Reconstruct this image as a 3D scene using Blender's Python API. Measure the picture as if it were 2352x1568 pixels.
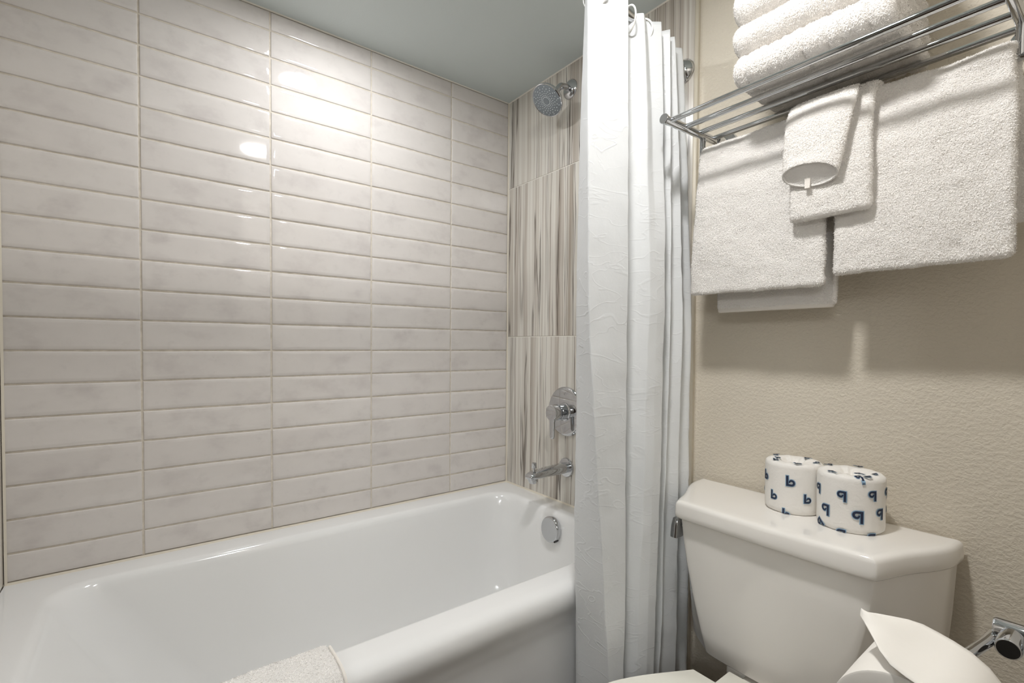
import bpy, bmesh, math, random
import numpy as np
from mathutils import Matrix, Vector

random.seed(7)
rng = np.random.default_rng(11)
for o in list(bpy.data.objects):
    bpy.data.objects.remove(o, do_unlink=True)
SC = bpy.context.scene
COL = SC.collection
PI = math.pi

# ------------------------------------------------------------------ camera
cam_d = bpy.data.cameras.new('camera')
cam = bpy.data.objects.new('camera', cam_d)
COL.objects.link(cam)
YAW, PITCH, ROLL, FPX = math.radians(37.509), math.radians(-1.3446), math.radians(0.4142), 1106.19
F = Vector((-math.cos(YAW), math.sin(YAW), 0)); U = Vector((0, 0, 1)); R = Vector((math.sin(YAW), math.cos(YAW), 0))
F2 = F * math.cos(PITCH) + U * math.sin(PITCH); U2 = U * math.cos(PITCH) - F * math.sin(PITCH)
R3 = R * math.cos(ROLL) + U2 * math.sin(ROLL); U3 = U2 * math.cos(ROLL) - R * math.sin(ROLL)
CAM = Vector((1.59, 0.0, 1.09))
m = Matrix.Identity(4)
for i in range(3):
    m[i][0], m[i][1], m[i][2], m[i][3] = R3[i], U3[i], -F2[i], CAM[i]
cam.matrix_world = m
cam_d.sensor_width = 36.0
cam_d.sensor_fit = 'HORIZONTAL'
cam_d.lens = FPX / 2352 * 36.0
cam_d.shift_y = 35.23 / 2352
cam_d.clip_start = 0.01
SC.camera = cam

# ------------------------------------------------------------------ world, exposure, lamp strengths
w = bpy.data.worlds.new('world'); SC.world = w; w.use_nodes = True
w.node_tree.nodes['Background'].inputs[0].default_value = (0.9, 0.92, 1.0, 1)
w.node_tree.nodes['Background'].inputs[1].default_value = 0.05
SC.view_settings.view_transform = 'Standard'
SC.view_settings.look = 'None'
SC.view_settings.gamma = 1.0
SC.view_settings.use_curve_mapping = False
SC.view_settings.exposure = 0.95
SC.cycles.use_denoising = True
SC.cycles.max_bounces = 14
SC.cycles.diffuse_bounces = 8
SC.cycles.sample_clamp_indirect = 6.0
LAMPS = [(0.355, 0.47, 70.0, (0.975, 0.985, 1.0)), (1.167, 0.465, 158.0, (1.0, 0.985, 0.97))]
FILL_GLOBES = (20.0, (0.97, 0.985, 1.0))     # unseen globes added as fill behind the camera; direction follows the curtain shadows

YE = 1.196          # face of the tiles on the back wall
YB = 1.204          # face of the painted back wall
CEIL = 2.076
RIM = 0.5247

# ------------------------------------------------------------------ materials
def lin(r, g, b):
    f = lambda c: ((c / 255 + 0.055) / 1.055) ** 2.4 if c > 10 else c / 255 / 12.92
    return (f(r), f(g), f(b), 1)

class Mat:
    def __init__(s, name, color, rough=0.5, metal=0.0, spec=0.5, coat=0.0):
        s.m = bpy.data.materials.new(name); s.m.use_nodes = True
        s.nt = s.m.node_tree; s.b = s.nt.nodes['Principled BSDF']
        s.b.inputs['Base Color'].default_value = color
        s.b.inputs['Roughness'].default_value = rough
        s.b.inputs['Metallic'].default_value = metal
        s.b.inputs['Specular IOR Level'].default_value = spec
        s.b.inputs['Coat Weight'].default_value = coat
        s.b.inputs['Coat Roughness'].default_value = 0.03
    def n(s, t, **kw):
        nd = s.nt.nodes.new(t)
        for k, v in kw.items():
            if k in nd.inputs: nd.inputs[k].default_value = v
            else: setattr(nd, k, v)
        return nd
    def l(s, a, b): s.nt.links.new(a, b)
    def pos(s): return s.n('ShaderNodeNewGeometry').outputs['Position']
    def math(s, op, a, b=None, c=None, clamp=False):
        nd = s.nt.nodes.new('ShaderNodeMath'); nd.operation = op; nd.use_clamp = clamp
        for i, v in enumerate((a, b, c)):
            if v is None: continue
            if isinstance(v, (int, float)): nd.inputs[i].default_value = v
            else: s.l(v, nd.inputs[i])
        return nd.outputs[0]
    def noise(s, vec, scale, detail=2.0, rough=0.5, dist=0.0, out='Fac'):
        nd = s.n('ShaderNodeTexNoise', Scale=scale, Detail=detail, Roughness=rough, Distortion=dist)
        if vec is not None: s.l(vec, nd.inputs['Vector'])
        return nd.outputs[out]
    def vmul(s, vec, v):
        nd = s.nt.nodes.new('ShaderNodeVectorMath'); nd.operation = 'MULTIPLY'
        s.l(vec, nd.inputs[0]); nd.inputs[1].default_value = v
        return nd.outputs[0]
    def vadd(s, a, b):
        nd = s.nt.nodes.new('ShaderNodeVectorMath'); nd.operation = 'ADD'
        s.l(a, nd.inputs[0]); s.l(b, nd.inputs[1]); return nd.outputs[0]
    def comb(s, x=0.0, y=0.0, z=0.0):
        nd = s.nt.nodes.new('ShaderNodeCombineXYZ')
        for i, v in enumerate((x, y, z)):
            if isinstance(v, (int, float)): nd.inputs[i].default_value = v
            else: s.l(v, nd.inputs[i])
        return nd.outputs[0]
    def ramp(s, fac, stops, interp='LINEAR'):
        nd = s.nt.nodes.new('ShaderNodeValToRGB'); cr = nd.color_ramp; cr.interpolation = interp
        while len(cr.elements) < len(stops): cr.elements.new(0.5)
        for e, (p, c) in zip(cr.elements, stops): e.position = p; e.color = c
        s.l(fac, nd.inputs[0]); return nd.outputs[0]
    def mix(s, fac, a, b, mode='MIX'):
        nd = s.nt.nodes.new('ShaderNodeMix'); nd.data_type = 'RGBA'; nd.blend_type = mode
        for i, v in ((0, fac), (6, a), (7, b)):
            if isinstance(v, (int, float)): nd.inputs[i].default_value = v
            elif isinstance(v, tuple): nd.inputs[i].default_value = v
            else: s.l(v, nd.inputs[i])
        return nd.outputs[2]
    def bump(s, h, strength=0.3, dist=0.01, prev=None):
        nd = s.n('ShaderNodeBump', Strength=strength, Distance=dist)
        s.l(h, nd.inputs['Height'])
        if prev is not None: s.l(prev, nd.inputs['Normal'])
        return nd.outputs[0]
    def color(s, c): s.l(c, s.b.inputs['Base Color'])
    def normal(s, nrm):
        s.l(nrm, s.b.inputs['Normal'])
    def rnd(s): return s.n('ShaderNodeObjectInfo').outputs['Random']

# glazed wall tile
T = Mat('glazed_tile', lin(214, 208, 203), rough=0.045, spec=0.5)
p = T.pos(); r_ = T.rnd()
off = T.comb(T.math('MULTIPLY', r_, 37.0), T.math('MULTIPLY', r_, 11.0), T.math('MULTIPLY', r_, 23.0))
pv = T.vadd(p, off)
n1 = T.noise(T.vmul(pv, (1, 1, 1.6)), 9.0, 4.0, 0.6)
c1 = T.ramp(n1, [(0.28, lin(202, 196, 193)), (0.47, lin(215, 210, 206)), (0.75, lin(220, 215, 211))])
c2 = T.mix(T.math('MULTIPLY', r_, 0.30), c1, lin(203, 197, 193))
n2 = T.noise(pv, 26.0, 5.0, 0.65)
c3 = T.mix(T.ramp(n2, [(0.58, (0, 0, 0, 1)), (0.80, (0.24, 0.24, 0.24, 1))]), c2, lin(176, 172, 169))
T.color(c3)
T.normal(T.bump(T.noise(pv, 7.0, 0.0), 0.02, 0.01))

# striated stone tile on the back wall
S = Mat('striated_stone_tile', lin(190, 182, 170), rough=0.22, spec=0.4)
p = S.pos(); r_ = S.rnd()
sx = S.n('ShaderNodeSeparateXYZ'); S.l(p, sx.inputs[0])
X = S.math('ADD', S.math('ADD', sx.outputs[0], sx.outputs[1]), S.math('MULTIPLY', r_, 7.0)); Z = sx.outputs[2]
wob = S.noise(S.comb(S.math('MULTIPLY', X, 7.0), 0.0, S.math('MULTIPLY', Z, 1.8)), 1.0, 4.0, 0.6)
X2 = S.math('ADD', X, S.math('MULTIPLY', S.math('SUBTRACT', wob, 0.5), 0.022))
bands = S.noise(S.comb(S.math('MULTIPLY', X2, 20.0), 0.0, S.math('MULTIPLY', Z, 0.22)), 1.0, 4.0, 0.6)
base = S.ramp(bands, [(0.30, lin(150, 140, 128)), (0.41, lin(186, 178, 168)), (0.50, lin(216, 213, 205)), (0.58, lin(206, 201, 192)), (0.70, lin(166, 156, 143))])
fine = S.noise(S.comb(S.math('MULTIPLY', X2, 85.0), 3.0, S.math('MULTIPLY', Z, 0.5)), 1.0, 4.0, 0.6)
c = S.mix(S.ramp(fine, [(0.34, (0.7, 0.7, 0.7, 1)), (0.47, (0, 0, 0, 1))]), base, lin(158, 146, 134))
c = S.mix(S.ramp(fine, [(0.58, (0, 0, 0, 1)), (0.72, (0.6, 0.6, 0.6, 1))]), c, lin(228, 224, 217))
v = S.noise(S.comb(S.math('MULTIPLY', X2, 13.0), 7.0, S.math('MULTIPLY', Z, 0.35)), 1.0, 5.0, 0.55)
line = S.math('ABSOLUTE', S.math('SUBTRACT', v, 0.52))
c = S.mix(S.ramp(line, [(0.0, (0.85, 0.85, 0.85, 1)), (0.016, (0, 0, 0, 1))]), c, lin(86, 76, 68))
line = S.math('ABSOLUTE', S.math('SUBTRACT', v, 0.40))
c = S.mix(S.ramp(line, [(0.0, (0.5, 0.5, 0.5, 1)), (0.022, (0, 0, 0, 1))]), c, lin(108, 96, 86))
S.color(c)

GR = Mat('grout', lin(214, 206, 193), rough=0.85)
GR.color(GR.ramp(GR.noise(GR.pos(), 60.0, 3.0), [(0.3, lin(198, 190, 176)), (0.7, lin(218, 210, 198))]))
GW = Mat('light_grout', lin(226, 222, 213), rough=0.8)
CAULK = Mat('caulk', lin(212, 204, 188), rough=0.6)

# painted knockdown wall
W_ = Mat('beige_wall_paint', lin(216, 208, 193), rough=0.55, spec=0.3)
p = W_.pos()
h1 = W_.noise(W_.vmul(p, (1.0, 1, 1.2)), 150.0, 2.0, 0.5, 0.25)
h1r = W_.ramp(h1, [(0.38, (0, 0, 0, 1)), (0.66, (1, 1, 1, 1))])
W_.normal(W_.bump(h1r, 0.36, 0.0020))
PLAIN = Mat('plain_beige_paint', lin(206, 201, 192), rough=0.6, spec=0.3)
CE = Mat('ceiling_paint', lin(210, 219, 219), rough=0.45, spec=0.35)
CE.normal(CE.bump(CE.noise(CE.pos(), 170.0, 3.0, 0.6), 0.18, 0.002))
FL = Mat('dark_floor', lin(80, 58, 44), rough=0.4)
p = FL.pos()
FL.color(FL.ramp(FL.noise(FL.vmul(p, (30, 2, 1)), 1.0, 4.0), [(0.3, lin(58, 40, 30)), (0.7, lin(88, 64, 49))]))
DOORM = Mat('dark_brown_door', lin(74, 40, 28), rough=0.4)
EN = Mat('white_enamel', lin(231, 231, 230), rough=0.10, spec=0.5, coat=0.3)
CER = Mat('white_ceramic', lin(240, 237, 232), rough=0.10, spec=0.5, coat=0.2)
SEATM = Mat('white_seat_plastic', lin(228, 226, 216), rough=0.25)
CH = Mat('chrome', (0.60, 0.61, 0.625, 1), rough=0.045, metal=1.0)
CHB = Mat('brushed_chrome', (0.55, 0.55, 0.55, 1), rough=0.16, metal=1.0)
SPRAY = Mat('grey_spray_plate', lin(124, 131, 136), rough=0.4)
NOZ = Mat('pale_nozzle_rubber', lin(206, 211, 214), rough=0.4)
BLK = Mat('black_recess', lin(16, 14, 14), rough=0.5)
VY = Mat('white_vinyl', lin(228, 230, 231), rough=0.38, spec=0.4)
p = VY.pos()
cr1 = VY.noise(VY.vmul(p, (1, 1, 2.6)), 9.0, 2.0, 0.5, 0.5)
crl = VY.ramp(VY.math('ABSOLUTE', VY.math('SUBTRACT', cr1, 0.5)), [(0.0, (1, 1, 1, 1)), (0.02, (0, 0, 0, 1))])
VY.normal(VY.bump(VY.noise(p, 60.0, 3.0, 0.6), 0.10, 0.004, VY.bump(crl, 0.15, 0.003)))
tr = VY.n('ShaderNodeBsdfTranslucent'); tr.inputs[0].default_value = lin(236, 240, 243)
mx = VY.n('ShaderNodeMixShader'); mx.inputs[0].default_value = 0.13
VY.l(VY.b.outputs[0], mx.inputs[1]); VY.l(tr.outputs[0], mx.inputs[2]); VY.l(mx.outputs[0], VY.nt.nodes['Material Output'].inputs[0])
RNGM = Mat('white_ring_plastic', lin(240, 240, 236), rough=0.3)
def terry(name, col, bs=0.9):
    t = Mat(name, col, rough=0.95, spec=0.05)
    p = t.pos()
    t.normal(t.bump(t.noise(p, 330.0, 3.0, 0.65), bs, 0.004))
    t.b.inputs['Sheen Weight'].default_value = 0.15
    return t
TE = terry('white_terry', lin(241, 238, 234))
TEP = terry('white_terry_pile', lin(243, 240, 236), 0.1)
WOV = terry('woven_white_hem', lin(232, 227, 220), 0.25)
PAPER = Mat('white_paper_wrap', lin(236, 233, 228), rough=0.6, spec=0.25)
PAPER.normal(PAPER.bump(PAPER.noise(PAPER.pos(), 70.0, 3.0, 0.6, 0.8), 0.22, 0.004))
TISSUE = Mat('soft_tissue_paper', lin(226, 222, 215), rough=0.9, spec=0.1)
TISSUE.normal(TISSUE.bump(TISSUE.noise(TISSUE.pos(), 90.0, 3.0), 0.08, 0.003))
CARD = Mat('brown_cardboard', lin(150, 125, 104), rough=0.9)
NAVY = Mat('navy_print', lin(30, 42, 68), rough=0.6)
SKY = Mat('light_blue_print', lin(140, 172, 198), rough=0.6)
TRIMM = Mat('beige_edge_trim', lin(198, 190, 173), rough=0.35, spec=0.5)
PLASTW = Mat('white_trim_plastic', lin(240, 240, 240), rough=0.4)

# ------------------------------------------------------------------ object helpers
def empty(name, loc, label=None, cat=None, group=None):
    o = bpy.data.objects.new(name, None); COL.objects.link(o); o.location = loc
    o.empty_display_size = 0.05
    tag(o, label, cat, group); return o
def tag(o, label=None, cat=None, group=None, kind=None):
    for k, v in (('label', label), ('category', cat), ('group', group), ('kind', kind)):
        if v: o[k] = v
    return o
def obj(name, V, Fc, mat, parent=None, smooth=True, angle=None):
    me = bpy.data.meshes.new(name)
    me.from_pydata([tuple(map(float, v)) for v in V], [], [tuple(map(int, f)) for f in Fc])
    me.materials.append(mat.m)
    bm = bmesh.new(); bm.from_mesh(me); bmesh.ops.recalc_face_normals(bm, faces=bm.faces); bm.to_mesh(me); bm.free()
    me.polygons.foreach_set('use_smooth', [smooth] * len(me.polygons))
    if smooth: me.set_sharp_from_angle(angle=math.radians(angle if angle else 40))
    o = bpy.data.objects.new(name, me); COL.objects.link(o)
    if parent is not None: adopt(o, parent)
    return o
def origin(o):
    p = Vector((0, 0, 0))
    while o is not None: p += o.location; o = o.parent
    return p
def adopt(o, parent):
    # vertices are given in world coordinates: shift them so the child sits in its parent's frame
    base = origin(parent)
    o.data.transform(Matrix.Translation(-base))
    o.parent = parent
def box(x0, x1, y0, y1, z0, z1):
    V = [(x, y, z) for x in (x0, x1) for y in (y0, y1) for z in (z0, z1)]
    Fc = [(0, 1, 3, 2), (4, 6, 7, 5), (0, 4, 5, 1), (2, 3, 7, 6), (0, 2, 6, 4), (1, 5, 7, 3)]
    return V, Fc
def join(*parts):
    V, Fc = [], []
    for v, f in parts:
        n = len(V); V += [tuple(q) for q in v]; Fc += [tuple(i + n for i in q) for q in f]
    return V, Fc
def rbox(x0, x1, y0, y1, z0, z1, r=0.002, seg=2):
    bm = bmesh.new(); V, Fc = box(x0, x1, y0, y1, z0, z1)
    vs = [bm.verts.new(v) for v in V]
    for f in Fc: bm.faces.new([vs[i] for i in f])
    bmesh.ops.bevel(bm, geom=bm.edges[:], offset=r, segments=seg, affect='EDGES', profile=0.5)
    bm.verts.index_update()
    out = [tuple(v.co) for v in bm.verts], [tuple(v.index for v in f.verts) for f in bm.faces]
    bm.free(); return out
def loft(rings, cap0=True, cap1=True, closed=True):
    n = len(rings[0]); V = [tuple(q) for r in rings for q in r]; Fc = []
    for i in range(len(rings) - 1):
        for j in range(n if closed else n - 1):
            k = (j + 1) % n
            Fc.append((i * n + j, i * n + k, (i + 1) * n + k, (i + 1) * n + j))
    if cap0: Fc.append(tuple(range(n)))
    if cap1: Fc.append(tuple((len(rings) - 1) * n + j for j in range(n)))
    return V, Fc
def frame(d):
    d = Vector(d).normalized(); a = Vector((0, 0, 1)) if abs(d.z) < 0.9 else Vector((1, 0, 0))
    u = d.cross(a).normalized(); return u, d.cross(u).normalized()
def tube(path, r, n=16, cap=True):
    path = [Vector(p) for p in path]; rs = r if isinstance(r, (list, tuple)) else [r] * len(path)
    rings = []; u = None
    for i, p in enumerate(path):
        d = (path[min(i + 1, len(path) - 1)] - path[max(i - 1, 0)]).normalized()
        if u is None: u, v = frame(d)
        else:
            u = (u - d * u.dot(d)).normalized(); v = d.cross(u)
        rings.append([p + (u * math.cos(2 * PI * k / n) + v * math.sin(2 * PI * k / n)) * rs[i] for k in range(n)])
    return loft(rings, cap, cap)
def lathe(c, d, prof, n=40, cap=True):
    """prof: (distance along d, radius)"""
    c = Vector(c); d = Vector(d).normalized(); u, v = frame(d)
    rings = [[c + d * t + (u * math.cos(2 * PI * k / n) + v * math.sin(2 * PI * k / n)) * max(r, 1e-4) for k in range(n)] for t, r in prof]
    return loft(rings, cap, cap)
def torus(c, d, R_, r, n=28, k=8, squash=1.0):
    c = Vector(c); d = Vector(d).normalized(); u, v = frame(d); rings = []
    for i in range(n):
        a = 2 * PI * i / n; e = u * math.cos(a) + v * math.sin(a)
        rings.append([c + e * (R_ + r * math.cos(2 * PI * j / k)) + d * r * math.sin(2 * PI * j / k) * squash for j in range(k)])
    V = [q for g in rings for q in g]; Fc = []
    for i in range(n):
        for j in range(k):
            Fc.append((i * k + j, ((i + 1) % n) * k + j, ((i + 1) % n) * k + (j + 1) % k, i * k + (j + 1) % k))
    return V, Fc
def crom(P, per=8, closed=False):
    P = [np.array(q, float) for q in P]; n = len(P); out = []
    for i in range(n if closed else n - 1):
        if closed: a, b, c_, d = P[(i - 1) % n], P[i], P[(i + 1) % n], P[(i + 2) % n]
        else: a, b, c_, d = P[max(i - 1, 0)], P[i], P[i + 1], P[min(i + 2, n - 1)]
        for k in range(per):
            t = k / per
            out.append(0.5 * ((2 * b) + (c_ - a) * t + (2 * a - 5 * b + 4 * c_ - d) * t * t + (3 * b - a - 3 * c_ + d) * t ** 3))
    if not closed: out.append(P[-1])
    return out
def chaikin(P, it=2):
    P = [np.array(q, float) for q in P]
    for _ in range(it):
        Q = []
        for i in range(len(P)):
            a, b = P[i], P[(i + 1) % len(P)]
            Q += [a * 0.75 + b * 0.25, a * 0.25 + b * 0.75]
        P = Q
    return P
def rrect(xa, xb, ya, yb, r, z, n=8):
    out = []
    for cx, cy, a0 in ((xb - r, yb - r, 0), (xa + r, yb - r, 90), (xa + r, ya + r, 180), (xb - r, ya + r, 270)):
        for k in range(n + 1):
            a = math.radians(a0 + 90 * k / n); out.append((cx + r * math.cos(a), cy + r * math.sin(a), z))
    return out
def hash3(i, j, k):
    h = (i * 374761393 + j * 668265263 + k * 2147483647) & 0xffffffff
    h = ((h ^ (h >> 13)) * 1274126177) & 0xffffffff
    return ((h ^ (h >> 16)) & 0xffff) / 65535.0
def vnoise(P, scale, seed=0):
    Q = np.asarray(P) * scale + seed * 17.31 + 1000
    I = np.floor(Q).astype(np.int64); f = Q - I; f = f * f * (3 - 2 * f); o = 0
    for dx in (0, 1):
        for dy in (0, 1):
            for dz in (0, 1):
                wgt = (f[:, 0] if dx else 1 - f[:, 0]) * (f[:, 1] if dy else 1 - f[:, 1]) * (f[:, 2] if dz else 1 - f[:, 2])
                o = o + wgt * hash3(I[:, 0] + dx, I[:, 1] + dy, I[:, 2] + dz)
    return o * 2 - 1

# ================================================================== SETTING
def struct(o): o['kind'] = 'structure'; return o
def tile_mesh(name, a, b, axis, mat, t=0.006, bev=((0.0, -0.0026), (0.0014, -0.0010), (0.0040, -0.0003), (0.0095, 0.0)), wob=0.0003):
    """slab a x b, face towards +axis normal; local origin at face centre"""
    rings = []
    ins = [(0.0, -t)] + list(bev)
    pts = []
    nu = 5
    for s, d in ins:
        ha, hb = a / 2 - s, b / 2 - s; ring = []
        for k in range(nu): ring.append((-ha + 2 * ha * k / nu, -hb))
        ring.append((ha, -hb))
        for k in range(nu): ring.append((ha - 2 * ha * k / nu, hb))
        ring.append((-ha, hb))
        rings.append([(x, y, d) for x, y in ring])
    jig = [(random.uniform(-wob, wob), random.uniform(-wob, wob)) for _ in rings[0]]
    rings = [[(x + jig[i][0], y + jig[i][1], d) for i, (x, y, d) in enumerate(r)] for r in rings]
    V, Fc = loft(rings, True, True)
    if axis == 'x': V = [(d, x, y) for x, y, d in V]
    elif axis == '-y': V = [(x, -d, y) for x, y, d in V]
    elif axis == 'y': V = [(x, d, y) for x, y, d in V]
    me_o = obj(name, V, Fc, mat, None, True, 30)
    big = max(p.area for p in me_o.data.polygons)
    for p in me_o.data.polygons:
        if p.area > 0.5 * big: p.use_smooth = False
    return me_o
def place(proto, parent, loc, first):
    o = proto if first else proto.copy()
    if not first: COL.objects.link(o)
    o.parent = parent; o.location = loc
    return o

floor = struct(obj('floor', *box(-0.1, 2.9, -1.6, 1.3, -0.05, 0.0), FL, None, False))
ceiling = struct(obj('ceiling', *box(-0.1, 2.9, -1.6, 1.3, CEIL, CEIL + 0.08), CE, None, False))
wl = struct(obj('wall_left', *box(-0.1, -0.0034, -0.36, 1.3, 0.0, CEIL), GR, None, False))
wb = struct(obj('wall_back', *box(-0.1, 1.72, YB, 1.3, 0.0, CEIL), W_, None, False))
wn = struct(obj('wall_near', *box(-0.1, 0.86, -0.38, -0.2635, 0.0, CEIL), PLAIN, None, False))
wr = struct(obj('wall_right', *box(1.56, 1.66, 0.46, 1.3, 0.0, CEIL), PLAIN, None, False))
wf = struct(obj('wall_front', *box(-0.1, 2.9, -1.7, -1.6, 0.0, CEIL), PLAIN, None, False))
struct(obj('wall_far_right', *box(2.8, 2.9, -1.6, 1.3, 0.0, CEIL), PLAIN, None, False))
struct(obj('wall_far_left', *box(-0.1, 0.0, -1.6, -0.38, 0.0, CEIL), PLAIN, None, False))
dr = struct(obj('door_1', *rbox(1.25, 2.12, -1.6, -1.56, 0.0, 1.98, 0.004), DOORM))
for zz in (0.25, 1.1):
    obj('door_panel', *rbox(1.40, 1.97, -1.562, -1.552, zz, zz + 0.65, 0.004), DOORM, dr)
obj('door_handle', *join(tube([(1.33, -1.56, 1.0), (1.33, -1.50, 1.0), (1.44, -1.495, 1.0)], 0.009), lathe((1.33, -1.562, 1.0), (0, 1, 0), [(0, 0.028), (0.01, 0.026)], 24)), CH, dr)

# long wall: five columns of glazed tiles
PITCH_R, ROW7, GAP = 0.07903, 1.0697, 0.0043
ycuts = [-0.2600, -0.0017, 0.3082, 0.6181, 0.9281, 1.1950]
zcuts = [RIM + 0.0035] + [ROW7 + PITCH_R * (k - 7) for k in range(1, 20)] + [CEIL - 0.001]
protos = {}
for i in range(5):
    for j in range(len(zcuts) - 1):
        a = ycuts[i + 1] - ycuts[i] - GAP; b = zcuts[j + 1] - zcuts[j] - GAP
        key = (round(a, 3), round(b, 3), random.randrange(3))
        first = key not in protos
        if first: protos[key] = tile_mesh('tile', a, b, 'x', T, wob=0.0006)
        o = place(protos[key], wl, (random.uniform(-0.0004, 0.0003), (ycuts[i] + ycuts[i + 1]) / 2, (zcuts[j] + zcuts[j + 1]) / 2), first)
        o.rotation_euler = (random.uniform(-0.0012, 0.0012), random.uniform(-0.0007, 0.0007), random.uniform(-0.0007, 0.0007))
# back wall: large striated tiles on a grout bed
bed = obj('grout_bed', *box(-0.0026, 0.836, YE + 0.0015, YB + 0.002, 0.0, CEIL), GW, wb, False)
for (x0, x1) in ((0.0032, 0.1936), (0.1966, 0.5005), (0.5035, 0.8352)):
    for (z0, z1) in ((0.0, RIM - 0.03), (RIM + 0.003, 1.1236), (1.1268, 1.7243), (1.7275, CEIL - 0.0015)):
        o = tile_mesh('stone_tile', x1 - x0, z1 - z0, '-y', S, 0.004, ((0.0, -0.0008), (0.0008, 0.0), (0.003, 0.0)), 0.0)
        place(o, wb, ((x0 + x1) / 2, YE, (z0 + z1) / 2), True)
# near end of the tub alcove
for (x0, x1) in ((0.0032, 0.25), (0.253, 0.557), (0.56, 0.86)):
    for (z0, z1) in ((RIM + 0.003, 1.1236), (1.1268, 1.7243), (1.7275, CEIL - 0.0015)):
        o = tile_mesh('stone_tile', x1 - x0, z1 - z0, 'y', S, 0.004, ((0.0, -0.0008), (0.0008, 0.0), (0.003, 0.0)), 0.0)
        place(o, wn, ((x0 + x1) / 2, -0.2595, (z0 + z1) / 2), True)
struct(obj('trim_1', *rbox(0.8365, 0.8475, YE - 0.002, YB + 0.001, 0.0, CEIL - 0.001, 0.0015), TRIMM))
# caulk beads where tub, tiles and ceiling meet
c_w = 0.0045
bead = join(
    ([(0, -0.26, RIM + c_w), (c_w, -0.26, RIM), (0, -0.26, RIM - 0.004), (0, YE, RIM + c_w), (c_w, YE, RIM), (0, YE, RIM - 0.004)], [(0, 1, 4, 3), (1, 2, 5, 4), (0, 3, 5, 2)]),
    ([(0, YE, RIM + c_w), (0, YE - c_w, RIM), (0, YE, RIM - 0.004), (0.80, YE, RIM + c_w), (0.80, YE - c_w, RIM), (0.80, YE, RIM - 0.004)], [(0, 1, 4, 3), (1, 2, 5, 4), (0, 3, 5, 2)]),
    ([(0, YE, RIM), (c_w, YE, RIM), (0, YE - c_w, RIM), (0, YE, CEIL), (c_w, YE, CEIL), (0, YE - c_w, CEIL)], [(0, 1, 4, 3), (1, 2, 5, 4), (0, 3, 5, 2)]),
    ([(0, -0.258, RIM), (c_w, -0.258, RIM), (0, -0.258 + c_w, RIM), (0, -0.258, CEIL), (c_w, -0.258, CEIL), (0, -0.258 + c_w, CEIL)], [(0, 1, 4, 3), (1, 2, 5, 4), (0, 3, 5, 2)]))
struct(obj('trim_2', *bead, CAULK, None, False))
c_w = 0.003
bead = join(
    ([(0, -0.26, CEIL - c_w), (c_w, -0.26, CEIL), (0, -0.26, CEIL), (0, YE, CEIL - c_w), (c_w, YE, CEIL), (0, YE, CEIL)], [(0, 1, 4, 3), (1, 2, 5, 4), (0, 3, 5, 2)]),
    ([(0, YE, CEIL - c_w), (0, YE - c_w, CEIL), (0, YE, CEIL), (0.84, YE, CEIL - c_w), (0.84, YE - c_w, CEIL), (0.84, YE, CEIL)], [(0, 1, 4, 3), (1, 2, 5, 4), (0, 3, 5, 2)]))
struct(obj('trim_3', *bead, GW, None, False))
struct(obj('baseboard_back', *rbox(0.85, 1.56, YB - 0.012, YB + 0.001, 0.0, 0.10, 0.003), DOORM))

# ================================================================== LAMPS
names = ['recessed round ceiling downlight above the bathtub', 'recessed round ceiling downlight in front of the toilet']
for (lx, ly, st, lc), lab in zip(LAMPS, names):
    d = empty('downlight', (lx, ly, CEIL), lab, 'light', 'recessed ceiling downlights')
    obj('trim_ring', *lathe((lx, ly, CEIL), (0, 0, -1), [(0.0, 0.082), (0.003, 0.082), (0.006, 0.076), (0.004, 0.062), (0.0, 0.060)], 48, False), PLASTW, d)
    EM = Mat('lamp_lens', (1, 1, 1, 1)); e = EM.n('ShaderNodeEmission'); e.inputs[0].default_value = (*lc, 1); e.inputs[1].default_value = st
    EM.l(e.outputs[0], EM.nt.nodes['Material Output'].inputs[0])
    obj('lens', *lathe((lx, ly, CEIL), (0, 0, -1), [(0.0005, 0.061), (0.004, 0.060), (0.007, 0.045), (0.008, 0.02), (0.008, 0.0005)], 32), EM, d)

vl = empty('added_fill_light', (2.40, -1.6, 1.90), 'added unseen fill light with three frosted globes on the wall behind the camera', 'light')  # fixture added out of view to brighten the ceiling and give frontal fill
obj('back_plate', *rbox(2.10, 2.70, -1.6, -1.575, 1.86, 1.94, 0.004), CH, vl)
GLB = Mat('fill_globe_glow', (1, 1, 1, 1)); e = GLB.n('ShaderNodeEmission'); e.inputs[0].default_value = (*FILL_GLOBES[1], 1); e.inputs[1].default_value = FILL_GLOBES[0]
GLB.l(e.outputs[0], GLB.nt.nodes['Material Output'].inputs[0])
for gx in (2.19, 2.40, 2.61):
    obj('socket', *lathe((gx, -1.576, 1.90), (0, 1, 0), [(0, 0.022), (0.035, 0.022), (0.037, 0.018)], 24), CH, vl)
    obj('fill_globe', *lathe((gx, -1.54, 1.90), (0, 1, 0), [(0.0, 0.02)] + [(0.065 - 0.065 * math.cos(math.radians(a)), 0.065 * math.sin(math.radians(a))) for a in range(25, 180, 12)] + [(0.13, 0.001)], 32), GLB, vl)

# ================================================================== BATHTUB
tub = empty('bathtub', (0.39, 0.47, 0.0), 'white enamel bathtub along the glazed tile wall', 'bathtub')
Y0, Y1 = -0.2585, 1.1945
rings = []
for xb, z in ((0.772, 0.0), (0.774, 0.38), (0.776, 0.44), (0.783, 0.465), (0.7885, 0.480), (0.7885, 0.495), (0.785, 0.508), (0.778, 0.517), (0.766, 0.5225), (0.75, RIM)):
    rings.append(rrect(0.0008, xb, Y0, Y1, 0.0008, z))
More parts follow.
